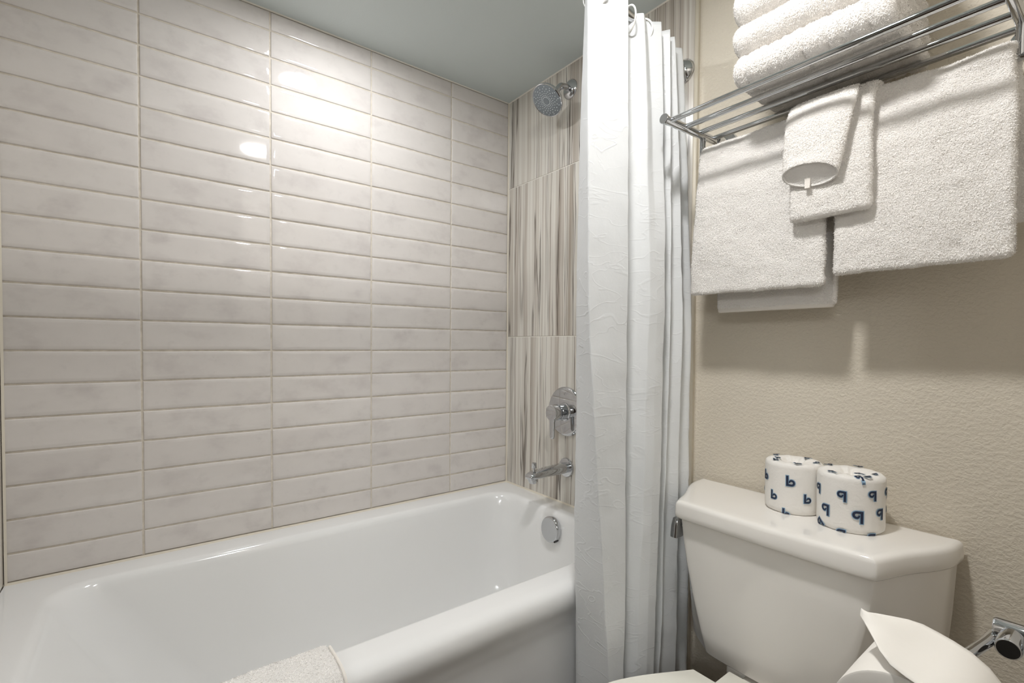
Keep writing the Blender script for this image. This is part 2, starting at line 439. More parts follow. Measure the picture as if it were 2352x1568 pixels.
# rim, then the basin
for xa, xb, ya, yb, r, z in (
    (0.074, 0.708, -0.182, 1.128, 0.080, RIM), (0.080, 0.703, -0.176, 1.122, 0.085, RIM - 0.0008), (0.086, 0.698, -0.170, 1.116, 0.088, RIM - 0.004),
    (0.091, 0.694, -0.163, 1.111, 0.090, RIM - 0.011), (0.095, 0.691, -0.156, 1.107, 0.092, RIM - 0.022), (0.100, 0.687, -0.135, 1.102, 0.096, RIM - 0.06),
    (0.110, 0.678, -0.085, 1.094, 0.102, 0.38), (0.120, 0.668, -0.03, 1.086, 0.108, 0.29), (0.132, 0.656, 0.03, 1.074, 0.112, 0.21), (0.150, 0.638, 0.075, 1.055, 0.115, 0.165),
    (0.175, 0.613, 0.11, 1.03, 0.110, 0.142), (0.205, 0.583, 0.15, 1.00, 0.10, 0.133), (0.30, 0.49, 0.30, 0.90, 0.06, 0.130)):
    rings.append(rrect(xa, xb, ya, yb, r, z))
V, Fc = loft(rings, False, True)
obj('basin', V, Fc, EN, tub, True, 60)
oc = obj('overflow_cover', *lathe((0.390, 1.104, 0.468), (0, -1, 0.09), [(0.0, 0.036), (0.003, 0.042), (0.014, 0.043), (0.018, 0.042), (0.0205, 0.0395), (0.021, 0.037), (0.0208, 0.0)], 56), CH, tub)
a = math.radians(-47)
nx, nz = 0.390 + 0.0425 * math.cos(a), 0.468 + 0.0425 * math.sin(a)
obj('overflow_slot', *lathe((nx - 0.001, 1.0905, nz), (math.cos(a), 0, math.sin(a)), [(-0.006, 0.0085), (0.0015, 0.0085)], 20), BLK, oc)

# ================================================================== SHOWER HEAD
sx0 = 0.357
sh = empty('overhead_shower', (sx0, YE, 1.987), 'round chrome shower head with grey nozzle face under the ceiling', 'shower head')
obj('wall_flange', *lathe((sx0, YE - 0.0005, 1.987), (0, -1, 0), [(0, 0.0335), (0.003, 0.033), (0.009, 0.026), (0.013, 0.014)], 40), CH, sh)
face_c = Vector((0.356, 1.088, 1.915)); axis = Vector((0.02, -0.66, -0.75)).normalized()
neck = face_c - axis * 0.052
arm = crom([(sx0, YE - 0.008, 1.987), (sx0, YE - 0.028, 1.987), (sx0, YE - 0.048, 1.982), (sx0, neck.y + 0.013, neck.z + 0.014), tuple(neck)], 5)
obj('arm', *tube(arm, 0.0108, 18), CH, sh)
obj('ball_joint', *lathe(neck - axis * 0.004, axis, [(0, 0.0125), (0.004, 0.0145), (0.014, 0.0148), (0.018, 0.012)], 28), CH, sh)
obj('head_shell', *lathe(face_c, axis, [(-0.042, 0.013), (-0.034, 0.022), (-0.026, 0.036), (-0.018, 0.047), (-0.010, 0.0545), (-0.003, 0.0575), (0.001, 0.0568), (0.0022, 0.0545), (0.001, 0.053)], 56), CH, sh)
fc = obj('spray_face', *lathe(face_c, axis, [(-0.001, 0.0535), (0.0015, 0.0535), (0.003, 0.049), (0.0042, 0.03), (0.0045, 0.0)], 48), SPRAY, sh)
u, v_ = frame(axis); parts = []
for ring, (rad, cnt) in enumerate(((0.0135, 20), (0.019, 20), (0.0255, 20), (0.033, 20), (0.041, 20), (0.0475, 14))):
    for k in range(cnt):
        an = 2 * PI * (k + 0.5 * (ring % 2)) / cnt
        q = face_c + (u * math.cos(an) + v_ * math.sin(an)) * rad + axis * (0.0046 - (rad / 0.05) ** 2 * 0.0016)
        parts.append(lathe(q, axis, [(-0.001, 0.0017), (0.0013, 0.0014), (0.0017, 0.0005)], 6))
nz_ = obj('nozzle_field', *join(*parts), NOZ, fc); nz_['kind'] = 'stuff'
obj('centre_cap', *lathe(face_c, axis, [(0.0035, 0.0105), (0.0052, 0.0098), (0.0054, 0.0)], 28), SPRAY, fc)

# ================================================================== SHOWER VALVE
vx, vz = 0.352, 0.857
va = empty('shower_valve', (vx, YE, vz), 'chrome shower mixer with round plate and lever above the spout', 'faucet')
pl_ = obj('cover_plate', *lathe((vx, YE - 0.0005, vz), (0, -1, 0), [(0, 0.0875), (0.004, 0.0875), (0.009, 0.083), (0.0105, 0.078), (0.011, 0.0)], 64), CH, va)
obj('plate_mark', *join(lathe((vx - 0.002, YE - 0.0112, vz + 0.063), (0, -1, 0), [(0, 0.005), (0.0004, 0.005)], 3), box(vx - 0.008, vx + 0.005, YE - 0.0117, YE - 0.011, vz + 0.0655, vz + 0.0685)), CHB, pl_)
obj('sleeve', *lathe((vx, YE - 0.010, vz), (0, -1, 0), [(0, 0.034), (0.004, 0.033), (0.006, 0.0285), (0.030, 0.0285), (0.031, 0.0275), (0.032, 0.0275)], 40), CH, va)
for k in (-1, 1):
    obj('index_ring', *torus((vx + 0.0 + 0.007 * k, YE - 0.028, vz - 0.0278), (0, 0, -1), 0.0035, 0.0008, 14, 5), NOZ, va)
lev = join(lathe((vx - 0.001, YE - 0.043, vz), (0, -1, 0), [(0, 0.0275), (0.001, 0.0285), (0.026, 0.0285), (0.030, 0.027), (0.0315, 0.022), (0.032, 0.0)], 40))
lv = obj('handle', *lev, CH, va)
def slab_path(path, wid, th, axis_w):
    rings = []
    for (p_, w_, t_) in path:
        p_ = Vector(p_); a = Vector(axis_w); ring = []
        for k in range(16):
            an = 2 * PI * k / 16; ce, se = math.cos(an), math.sin(an)
            ring.append(p_ + a * (w_ / 2 * math.copysign(abs(ce) ** 0.5, ce)) + Vector((0, 1, 0)) * (t_ / 2 * math.copysign(abs(se) ** 0.5, se)))
        rings.append(ring)
    return loft(rings)
obj('lever', *slab_path([((vx, YE - 0.066, vz - 0.018), 0.030, 0.014), ((vx, YE - 0.067, vz - 0.032), 0.0235, 0.011), ((vx, YE - 0.067, vz - 0.06), 0.0225, 0.009), ((vx, YE - 0.067, vz - 0.082), 0.0215, 0.0085), ((vx, YE - 0.067, vz - 0.089), 0.017, 0.007), ((vx, YE - 0.067, vz - 0.091), 0.008, 0.004)], 0, 0, (1, 0, 0)), CH, lv)

# ================================================================== TUB SPOUT
px_, pz = 0.358, 0.658
sp = empty('tub_spout', (px_, YE, pz), 'chrome tub spout with diverter knob over the far tub end', 'faucet')
obj('wall_flange', *lathe((px_, YE - 0.0005, pz), (0, -1, 0), [(0, 0.0345), (0.005, 0.0345), (0.008, 0.032), (0.0085, 0.0)], 48), CH, sp)
def spout_ring(y, z, w_, h_):
    out = []
    for k in range(24):
        an = 2 * PI * k / 24; ce, se = math.cos(an), math.sin(an)
        out.append((px_ + w_ / 2 * math.copysign(abs(ce) ** 0.7, ce), y, z + h_ / 2 * math.copysign(abs(se) ** 0.7, se)))
    return out
obj('spout_body', *loft([spout_ring(YE - 0.007, pz, 0.040, 0.036), spout_ring(YE - 0.04, pz, 0.040, 0.035), spout_ring(YE - 0.10, pz - 0.001, 0.041, 0.031), spout_ring(YE - 0.150, pz - 0.003, 0.042, 0.027), spout_ring(YE - 0.168, pz - 0.005, 0.040, 0.023), spout_ring(YE - 0.178, pz - 0.007, 0.033, 0.016), spout_ring(YE - 0.181, pz - 0.008, 0.022, 0.008)]), CH, sp)
obj('aerator', *lathe((px_, YE - 0.158, pz - 0.012), (0, 0, -1), [(0, 0.0165), (0.010, 0.0165), (0.013, 0.014), (0.016, 0.0135), (0.018, 0.012), (0.017, 0.0)], 28), CH, sp)
obj('diverter_knob', *lathe((px_, YE - 0.154, pz + 0.006), (0, 0, 1), [(0, 0.0045), (0.014, 0.0045), (0.0145, 0.008), (0.0165, 0.0088), (0.031, 0.0085), (0.033, 0.006), (0.0335, 0.0)], 24), CH, sp)

# ================================================================== CURTAIN ROD, RINGS, CURTAIN
rod_p = [(0.8035, YE, 1.85), (0.830, 1.06, 1.85), (0.853, 0.92, 1.85), (0.868, 0.76, 1.85), (0.885, 0.5, 1.85), (0.885, 0.25, 1.85), (0.862, 0.0, 1.85), (0.8035, -0.259, 1.85)]
rodt = empty('curtain_rod', (0.8035, YE, 1.85), 'curved chrome shower rod running out from the back wall', 'rod')
rod_c = crom(rod_p, 8)
obj('rod', *tube([tuple(q) for q in rod_c], 0.0125, 20), CH, rodt)
for yy, dy in ((YE - 0.0005, -1), (-0.2592, 1)):
    obj('end_flange', *lathe((0.8035, yy, 1.85), (0, dy, 0), [(0, 0.033), (0.004, 0.033), (0.010, 0.028), (0.020, 0.019), (0.022, 0.014)], 40), CH, rodt)
def rod_at(y):
    q = min(rod_c, key=lambda q: abs(q[1] - y)); return q
ring_y = [0.772, 0.892, 0.950, 1.000, 1.040, 1.080]
rlab = ['white curtain ring on the front curtain panel, nearest the camera', 'white curtain ring through the grommet beside the front panel', 'white curtain ring just behind the first back pleat',
        'third white curtain ring from the wall end of the rod', 'second white curtain ring from the wall end of the rod', 'white curtain ring closest to the back wall']

TOP = [(.80, .82), (.845, .765), (.872, .742), (.900, .838), (.842, .872), (.852, .898), (.878, .922), (.862, .950), (.884, .980), (.845, .997), (.881, 1.020), (.850, 1.035), (.872, 1.052), (.838, 1.078), (.857, 1.107), (.825, 1.15)]
MID = [(.825, .85), (.800, .785), (.878, .748), (.905, .843), (.838, .895), (.872, .914), (.897, .935), (.903, .955), (.906, .980), (.845, 1.015), (.890, 1.026), (.848, 1.047), (.887, 1.080), (.850, 1.10), (.878, 1.132), (.838, 1.178)]
BOT = [(.835, .85), (.812, .785), (.930, .786), (.932, .813), (.860, .866), (.892, .862), (.915, .878), (.925, .900), (.926, .925), (.860, .960), (.905, .975), (.895, 1.0), (.902, 1.050), (.860, 1.09), (.885, 1.130), (.845, 1.178)]
def curtain_mesh():
    PER = 7
    lv = []
    TIGHT = {2: 0.10, 3: 0.07, 8: 0.12, 10: 0.14, 12: 0.14}
    def tighten(P):
        Q = []
        for i, q in enumerate(P):
            q = np.array(q)
            if 0 < i < len(P) - 1:
                f = TIGHT.get(i, 0.28); a, b = np.array(P[i - 1]), np.array(P[i + 1])
                Q += [q + (a - q) * f, q + ((a - q) + (b - q)) * f * 0.12, q + (b - q) * f]
            else: Q.append(q)
        return Q
    for P in (tighten(TOP), tighten(MID), tighten(BOT)):
        # corners kept crisp by weighting Catmull-Rom with the straight polyline
        c_ = np.array(crom(P, PER)); P = np.array(P); s_ = []
        for i in range(len(P) - 1):
            for k in range(PER): s_.append(P[i] + (P[i + 1] - P[i]) * k / PER)
        s_.append(P[-1]); lv.append(0.72 * c_ + 0.28 * np.array(s_))
    zs = np.concatenate([np.linspace(1.857, 1.80, 6), np.linspace(1.79, 0.10, 120)])
    V = []
    for z in zs:
        if z > 1.19:
            t = (1.857 - z) / (1.857 - 1.19); t = t ** 0.75; q = lv[0] * (1 - t) + lv[1] * t
        else:
            t = (1.19 - z) / (1.19 - 0.25); q = lv[1] + (lv[2] - lv[1]) * min(t, 1.05) ** 1.1
        V.append(np.column_stack([q, np.full(len(q), z)]))
    V = np.array(V); nz_, nx_ = V.shape[:2]; P = V.reshape(-1, 3)
    amp = np.clip((1.857 - P[:, 2]) / 0.4, 0, 1)
    P[:, 0] += amp * (0.0030 * vnoise(P * (1, 1, 0.5), 14, 1) + 0.0014 * vnoise(P, 40, 2))
    P[:, 1] += amp * 0.0025 * vnoise(P * (1, 1, 0.4), 11, 3)
    P[:, 0] = np.where(P[:, 2] < 0.56, np.maximum(P[:, 0], 0.799), P[:, 0])
    Fc = [(i * nx_ + j, i * nx_ + j + 1, (i + 1) * nx_ + j + 1, (i + 1) * nx_ + j) for i in range(nz_ - 1) for j in range(nx_ - 1)]
    return P, Fc
cu = empty('shower_curtain', (0.87, 0.95, 1.85), 'white vinyl shower curtain drawn back in pleats between tub and toilet', 'curtain')
V, Fc = curtain_mesh()
cl = obj('curtain_cloth', V, Fc, VY, cu, True, 80)
so = cl.modifiers.new('thickness', 'SOLIDIFY'); so.thickness = 0.0009; so.offset = 0
for gy, gx in ((0.762, 0.870), (0.886, 0.850)):
    obj('grommet', *torus((gx, gy, 1.812), (0.75, -0.65, 0), 0.0072, 0.0022, 22, 8), CHB, cu)
for k, (y, lab) in enumerate(zip(ring_y, rlab)):
    q = rod_at(y)
    rg = obj('curtain_ring', *torus((q[0], y, 1.8385), (0.30 if k % 2 else -0.25, 1.0, 0.08), 0.0290, 0.0021, 32, 8), RNGM)
    tag(rg, lab, 'ring', 'white rings along the shower rod')

# ================================================================== TOWEL SHELF
shelf = empty('towel_shelf', (1.19, YB, 1.605), 'chrome towel shelf of four bars on the beige wall', 'towel rack')
XL, XR = 0.929, 1.467
for xr_ in (XL, XR):
    r1 = obj('side_rail', *tube([(xr_, 0.936, 1.6005), (xr_, 1.150, 1.6065)], 0.0095, 24), CH, shelf)
    obj('end_cap', *lathe((xr_, 0.936, 1.6005), (0, -1, -0.03), [(0, 0.0095), (0.001, 0.0112), (0.005, 0.0112), (0.006, 0.0102), (0.0062, 0.0)], 28), CH, r1)
    obj('mount_arm', *tube([(xr_ + (0.003 if xr_ < 1.2 else -0.003), 1.145, 1.608), (xr_ + (0.003 if xr_ < 1.2 else -0.003), YB, 1.612)], 0.0115, 24), CH, shelf)
    obj('wall_flange', *lathe((xr_ + (0.003 if xr_ < 1.2 else -0.003), YB, 1.612), (0, -1, 0), [(0, 0.027), (0.005, 0.027), (0.008, 0.025), (0.0085, 0.01)], 36), CH, shelf)
    obj('drop_post', *tube([(xr_, 1.090, 1.604), (xr_, 1.090, 1.545)], 0.0068, 18), CH, shelf)
for yb_, zb_ in ((0.9515, 1.601), (1.0115, 1.6035), (1.0715, 1.6065), (1.1325, 1.609)):
    obj('shelf_bar', *tube([(XL, yb_, zb_), (XR, yb_, zb_)], 0.0060, 20), CH, shelf)
obj('towel_bar', *tube([(XL - 0.004, 1.090, 1.546), (XR + 0.004, 1.090, 1.546)], 0.0068, 18), CH, shelf)

# ================================================================== TOWELS
def resample(P, step):
    P = np.array(P, float); d = np.r_[0, np.cumsum(np.linalg.norm(np.diff(P[:, :2], axis=0), axis=1))]
    n = max(2, int(d[-1] / step) + 1); s = np.linspace(0, d[-1], n)
    return np.column_stack([np.interp(s, d, P[:, k]) for k in range(P.shape[1])])
def towel_verts(path, step=0.0042, xstep=0.0055, amp=0.0022, seed=1, ribs=None, edge_r=None, fine=0.0006):
    """path rows: (p, z, lo, hi, thickness); returns verts as (extrude, p, z) grid around a closed outline"""
    Q = resample(path, step); n = len(Q)
    d = np.gradient(Q[:, :2], axis=0); d /= np.linalg.norm(d, axis=1)[:, None] + 1e-9
    nr = np.column_stack([-d[:, 1], d[:, 0]]); th = Q[:, 4] / 2
    L_ = [(Q[i, 0], Q[i, 1], nr[i, 0], nr[i, 1], i) for i in range(n)]
    R_ = [(Q[i, 0], Q[i, 1], -nr[i, 0], -nr[i, 1], i) for i in range(n)]
    def cap(i, sgn):
        out = []
        for k in range(1, 6):
            a = PI * k / 6
            c_, s_ = math.cos(a), math.sin(a)
            vx_, vz_ = (nr[i] * c_ + sgn * d[i] * s_) if sgn > 0 else (-nr[i] * c_ - d[i] * s_)
            out.append((Q[i, 0], Q[i, 1], vx_, vz_, i))
        return out
    loop = L_ + cap(n - 1, 1) + R_[::-1] + cap(0, -1)
    base = np.array([(a, b) for a, b, *_ in loop]); dirs = np.array([(c_, e_) for _, _, c_, e_, _ in loop]); idx = np.array([l[4] for l in loop])
    lo, hi, t2 = Q[idx, 2], Q[idx, 3], th[idx]
    wid = float(np.mean(hi - lo)); er = edge_r or float(np.mean(t2))
    m_ = max(8, int(wid / xstep)); us = np.linspace(0, 1, m_)
    eu = np.array([0, 0.06, 0.2, 0.42, 0.7]) * er / wid
    us = np.unique(np.concatenate([eu, us[(us > er / wid) & (us < 1 - er / wid)], 1 - eu]))
    V = []
    for u_ in us:
        dist = min(u_, 1 - u_) * wid; e_ = math.sqrt(max(0, 1 - (1 - min(dist / er, 1)) ** 2)); e_ = max(e_, 0.02)
        x = lo + (hi - lo) * u_
        V.append(np.column_stack([x, base[:, 0] + dirs[:, 0] * t2 * e_, base[:, 1] + dirs[:, 1] * t2 * e_]))
    V = np.array(V); nu, nl = V.shape[:2]; P = V.reshape(-1, 3); N = np.tile(np.column_stack([np.zeros(nl), dirs]), (nu, 1))
    disp = 1.3 * amp * vnoise(P, 9, seed + 7) + amp * vnoise(P, 22, seed) + 0.5 * amp * vnoise(P, 55, seed + 1) + fine * vnoise(P, 230, seed + 2)
    if ribs:
        x0, pitch, dep = ribs; f = (P[:, 0] - x0) / pitch; f = np.abs(f - np.round(f)) * pitch
        disp -= dep * np.exp(-(f / 0.0019) ** 2)
    P = P + N * disp[:, None]
    P[:, 0] += 0.0012 * vnoise(P, 60, seed + 5)
    Fc = [(i * nl + j, i * nl + (j + 1) % nl, (i + 1) * nl + (j + 1) % nl, (i + 1) * nl + j) for i in range(nu - 1) for j in range(nl)]
    for b0 in (0, (nu - 1) * nl):
        Ri = lambda i: n + 5 + (n - 1 - i)
        Fc += [(b0 + i, b0 + i + 1, b0 + Ri(i + 1), b0 + Ri(i)) for i in range(n - 1)]
        Fc += [tuple(b0 + j for j in range(n - 1, n + 6)), tuple(b0 + j for j in list(range(2 * n + 4, nl)) + [0])]
    return P, Fc
def pile(o_parent, P, Fc, density=260000, ln=0.0031, h=0.0014, wd=0.0016, seed=0, lim=60000, name='terry_pile'):
    """short loops of cotton lying over the cloth: thousands of tiny triangles joined into one part"""
    rg = np.random.default_rng(seed); q = np.array([f for f in Fc if len(f) == 4])
    A, B, C_, D_ = (P[q[:, k]] for k in range(4))
    N = np.cross(C_ - A, D_ - B); ar = np.linalg.norm(N, axis=1) / 2; ok = ar > 1e-9; q = q[ok]; A, B, C_, D_, N, ar = A[ok], B[ok], C_[ok], D_[ok], N[ok], ar[ok]
    N = N / (2 * ar[:, None])
    cen = P.mean(axis=0)
    n = int(min(lim, ar.sum() * density)); k = rg.choice(len(ar), n, p=ar / ar.sum()); s, t = rg.random((2, n, 1))
    pt = (A[k] * (1 - s) + B[k] * s) * (1 - t) + (D_[k] * (1 - s) + C_[k] * s) * t; nn = N[k]
    r = rg.normal(size=(n, 3)); r -= (r * nn).sum(1)[:, None] * nn; r /= np.linalg.norm(r, axis=1)[:, None] + 1e-9
    sd = np.cross(nn, r); L = ln * (0.6 + 0.8 * rg.random((n, 1))); H = h * (0.3 + 1.2 * rg.random((n, 1)))
    a = pt - sd * wd / 2 - r * L * 0.4; b = pt + sd * wd / 2 - r * L * 0.4; c_ = pt + r * L * 0.6 + nn * H
    V = np.empty((n * 3, 3)); V[0::3] = a; V[1::3] = b; V[2::3] = c_
    V -= np.array(origin(o_parent))
    me = bpy.data.meshes.new(name); me.vertices.add(n * 3); me.vertices.foreach_set('co', V.ravel().astype(np.float32))
    me.loops.add(n * 3); me.loops.foreach_set('vertex_index', np.arange(n * 3, dtype=np.int32))
    me.polygons.add(n); me.polygons.foreach_set('loop_start', np.arange(0, n * 3, 3, dtype=np.int32)); me.polygons.foreach_set('loop_total', np.full(n, 3, dtype=np.int32))
    me.update(calc_edges=True); me.materials.append(TEP.m)
    o = bpy.data.objects.new(name, me); COL.objects.link(o); o.parent = o_parent; o['kind'] = 'stuff'
    return o
def orient_out(P, Fc):
    # make every quad wind outward so pile grows outside
    me = bpy.data.meshes.new('tmp'); me.from_pydata([tuple(v) for v in P], [], Fc)
    bm = bmesh.new(); bm.from_mesh(me); bmesh.ops.recalc_face_normals(bm, faces=bm.faces)
    out = [tuple(v.index for v in f.verts) for f in bm.faces]; bm.free(); bpy.data.meshes.remove(me)
    return out
def towel(name, label, cat, group, P, Fc, loc, dens=260000, lim=60000, seed=0, body='cloth'):
    t = empty(name, loc, label, cat, group)
    Fc = orient_out(P, Fc)
    b = obj(body, P, Fc, TE, t, True, 80)
    pile(t, P, Fc, dens, seed=seed, lim=lim)
    return t
def arc(cx, cz, r, a0, a1, n=10):
    return [(cx + r * math.cos(math.radians(a0 + (a1 - a0) * k / n)), cz + r * math.sin(math.radians(a0 + (a1 - a0) * k / n))) for k in range(n + 1)]

BZ, BY = 1.546, 1.090
def hang(front, back, rad, t):
    """front/back lists of (y, z, lo, hi) from bottom to top; centre line runs over the towel bar"""
    rows = [(y, z, a, b, t) for y, z, a, b in front]
    ends = front[-1], back[-1]
    arcp = arc(BY, BZ, rad, 180, 0, 12)
    for k, (y, z) in enumerate(arcp):
        s = k / 12; a = ends[0][2] * (1 - s) + ends[1][2] * s; b = ends[0][3] * (1 - s) + ends[1][3] * s
        rows.append((y, z, a, b, t))
    rows += [(y, z, a, b, t) for y, z, a, b in back[::-1]]
    return rows
# left bath towel
rows = hang([(1.074, 1.222, 0.914, 1.207), (1.072, 1.32, 0.918, 1.208), (1.070, 1.45, 0.928, 1.206), (1.075, 1.535, 0.932, 1.204)],
            [(1.124, 1.186, 0.957, 1.212), (1.120, 1.35, 0.950, 1.216), (1.108, 1.535, 0.940, 1.212)], 0.0165, 0.017)
P, Fc = towel_verts(rows, seed=3)
tL = towel('hanging_towel', 'white terry towel hanging from the bar beside the shower curtain', 'towel', 'towels hanging from the shelf bar', P, Fc, (1.06, 1.09, 1.56), 300000, 75000, 3)
# woven hem on its longer back leg
V, Fc = rbox(0.9585, 1.2075, 1.1175, 1.1300, 1.1735, 1.192, 0.004)
obj('woven_hem', V, Fc, WOV, tL)
# right bath towel
rows = hang([(1.070, 1.240, 1.223, 1.470), (1.068, 1.33, 1.224, 1.470), (1.067, 1.45, 1.226, 1.4695), (1.075, 1.535, 1.228, 1.4640)],
            [(1.124, 1.305, 1.235, 1.495), (1.118, 1.40, 1.232, 1.485), (1.108, 1.535, 1.230, 1.466)], 0.0165, 0.020)
P, Fc = towel_verts(rows, seed=8)
tR = towel('hanging_towel', 'white terry towel hanging at the right end of the bar, above the tank', 'towel', 'towels hanging from the shelf bar', P, Fc, (1.34, 1.09, 1.56), 300000, 75000, 8)
# washcloth over both
rows = hang([(1.046, 1.352, 1.152, 1.290), (1.044, 1.42, 1.152, 1.290), (1.046, 1.53, 1.158, 1.289)],
            [(1.140, 1.40, 1.160, 1.292), (1.136, 1.53, 1.160, 1.290)], 0.043, 0.018)
rows = [(1.046, 1.352, 1.152, 1.290, 0.020), (1.044, 1.42, 1.152, 1.290, 0.020), (1.046, 1.50, 1.157, 1.289, 0.018), (1.052, 1.545, 1.160, 1.289, 0.016), (1.068, 1.570, 1.160, 1.289, 0.014), (1.090, 1.578, 1.160, 1.290, 0.014), (1.112, 1.570, 1.160, 1.290, 0.014), (1.128, 1.545, 1.160, 1.290, 0.014), (1.134, 1.45, 1.160, 1.292, 0.014)]
rows2 = [(*a, lo, hi, t) for a, lo, hi, t in [((q[0], q[1]), q[2], q[3], q[4]) for q in crom(rows, 5)]]
P, Fc = towel_verts(rows2, seed=13, amp=0.0014)
wc = towel('washcloth', 'small folded white washcloth draped over the seam between the two hanging towels', 'washcloth', None, P, Fc, (1.22, 1.09, 1.575), 300000, 32000, 13)
# front flap of the washcloth: an open-ended folded sleeve
def flap():
    path = [(1.212, 1.062, 1.580, 0.100, 0.012, 0), (1.210, 1.042, 1.570, 0.112, 0.018, 0), (1.210, 1.028, 1.548, 0.118, 0.022, 0), (1.206, 1.022, 1.51, 0.114, 0.024, 0), (1.201, 1.020, 1.46, 0.107, 0.026, 0.006), (1.197, 1.018, 1.428, 0.101, 0.030, 0.017), (1.196, 1.018, 1.421, 0.099, 0.030, 0.019)]
    path = crom(path, 6); rings = []
    def ring(c, f=1.0, g=1.0):
        out = []
        for k in range(40):
            a = 2 * PI * k / 40; ca, sa = math.cos(a), math.sin(a)
            out.append((c[0] + c[3] / 2 * f * ca, c[1] + c[4] / 2 * g * math.copysign(abs(sa) ** 0.8, sa), c[2] - c[5] * sa - 0.05 * c[3] * ca * (c[5] / 0.019)))
        return out
    for c in path: rings.append(ring(c))
    n_out = len(rings)
    for c in path[::-1][1:6]: rings.append(ring(c, 0.95, 0.72))
    return rings, n_out
rings, n_out = flap()
V, Fc = loft(rings, True, True); V = np.array(V)
V += 0.0012 * np.column_stack([vnoise(V, 40, 4), vnoise(V, 45, 5), 0 * V[:, 0]])
Fo = orient_out(V, [f for f in Fc])
fl = obj('folded_flap', V, Fo, TE, wc, True, 60)
nf = (n_out - 1) * 40
pile(wc, V, [f for f in Fo if max(f) < n_out * 40], 300000, seed=21, lim=12000)
obj('care_tag', *rbox(1.186, 1.196, 1.0230, 1.0246, 1.398, 1.418, 0.0006, 1), WOV, fl)

# folded towels on the shelf
def folded(z0, th, seed, xl, xr, yf, ribs=None):
    h = th / 2
    rows = [(1.168, z0 + h / 2, xl, xr, h * 0.98), (1.10, z0 + h / 2, xl, xr, h), (yf + h + 0.012, z0 + h / 2, xl, xr, h)]
    rows += [(a, b, xl, xr, h) for a, b in arc(yf + h, z0 + h, h / 2, 270, 90, 10)]
    rows += [(yf + h + 0.012, z0 + th - h / 2, xl, xr, h), (1.10, z0 + th - h / 2, xl, xr, h), (1.164, z0 + th - h / 2, xl, xr, h * 0.98)]
    return towel_verts(rows, seed=seed, ribs=ribs, amp=0.0020, edge_r=h / 2)
G = 'folded towels stacked on the chrome shelf'
P, Fc = folded(1.6145, 0.066, 31, 1.072, 1.340, 0.948, (1.080, 0.0205, 0.0046))
P[:, 2] = np.maximum(P[:, 2], 1.6165)
towel('folded_towel', 'ribbed white bath mat folded flat at the bottom of the shelf stack', 'towel', G, P, Fc, (1.2, 1.06, 1.6165), 240000, 60000, 31)
P, Fc = folded(1.680, 0.062, 37, 1.071, 1.336, 0.951)
towel('folded_towel', 'smooth white folded towel in the middle of the shelf stack', 'towel', G, P, Fc, (1.2, 1.06, 1.680), 240000, 60000, 37)
P, Fc = folded(1.7415, 0.068, 41, 1.069, 1.338, 0.950)
towel('folded_towel', 'smooth white folded towel on top of the shelf stack', 'towel', G, P, Fc, (1.2, 1.06, 1.7415), 240000, 60000, 41)

# bath mat over the tub's front rim
rows = [(0.683, 0.485), (0.684, 0.505), (0.687, 0.522), (0.694, 0.532), (0.706, 0.5345), (0.73, 0.5345), (0.757, 0.534), (0.775, 0.531), (0.790, 0.523), (0.798, 0.510), (0.8015, 0.49), (0.800, 0.40), (0.796, 0.26)]
rows = [(a, b, 0.070, 0.2640, 0.0145) for a, b in [tuple(q) for q in crom(rows, 3)]]
P, Fc = towel_verts(rows, seed=51, amp=0.0009, edge_r=0.0072)
P = np.column_stack([P[:, 1], P[:, 0], P[:, 2]])
mt = towel('bath_mat', 'white terry bath mat draped over the front rim of the tub', 'bath mat', None, P, Fc, (0.74, 0.165, 0.535), 260000, 22000, 51)
hp = [(0.706, 0.2655, 0.5405), (0.73, 0.2655, 0.5405), (0.757, 0.2655, 0.540), (0.778, 0.2655, 0.5365), (0.795, 0.2655, 0.527), (0.804, 0.2655, 0.512), (0.808, 0.2655, 0.49), (0.8065, 0.2655, 0.40), (0.803, 0.2655, 0.265)]
obj('stitched_hem', *tube([tuple(q) for q in crom(hp, 4)], 0.0028, 8), WOV, mt)

# ================================================================== TOILET
tx = 1.14
to = empty('toilet', (tx, 0.9, 0.0), 'white two-piece toilet with a square tank against the beige wall', 'toilet')
def outline(wb_, wm, wf_, yb_, yf_, z, off=0.0, bow=0.004, it=3):
    L = [(-wb_, yb_), (-wb_, yb_), (-wb_ + 0.003, yb_ - 0.05), (-(wb_ * 0.45 + wm * 0.55) - 0.004, yb_ - 0.095), (-wm, yb_ - 0.14), (-wf_ - 0.004, yf_ + 0.006), (-wf_ + 0.004, yf_ - 0.001), (-wf_ * 0.5, yf_ - bow), (0, yf_ - bow * 1.2)]
    Rr = [(-x, y) for x, y in L[:-1]][::-1]
    P = chaikin([(x, y) for x, y in L + Rr], it); c = np.mean(P, axis=0)
    out = []
    for q in P:
        d = q - np.array([0, (yb_ + yf_) / 2]); n = np.linalg.norm(d) + 1e-9; q2 = q - d / n * off
        out.append((tx + q2[0], q2[1], z))
    return out
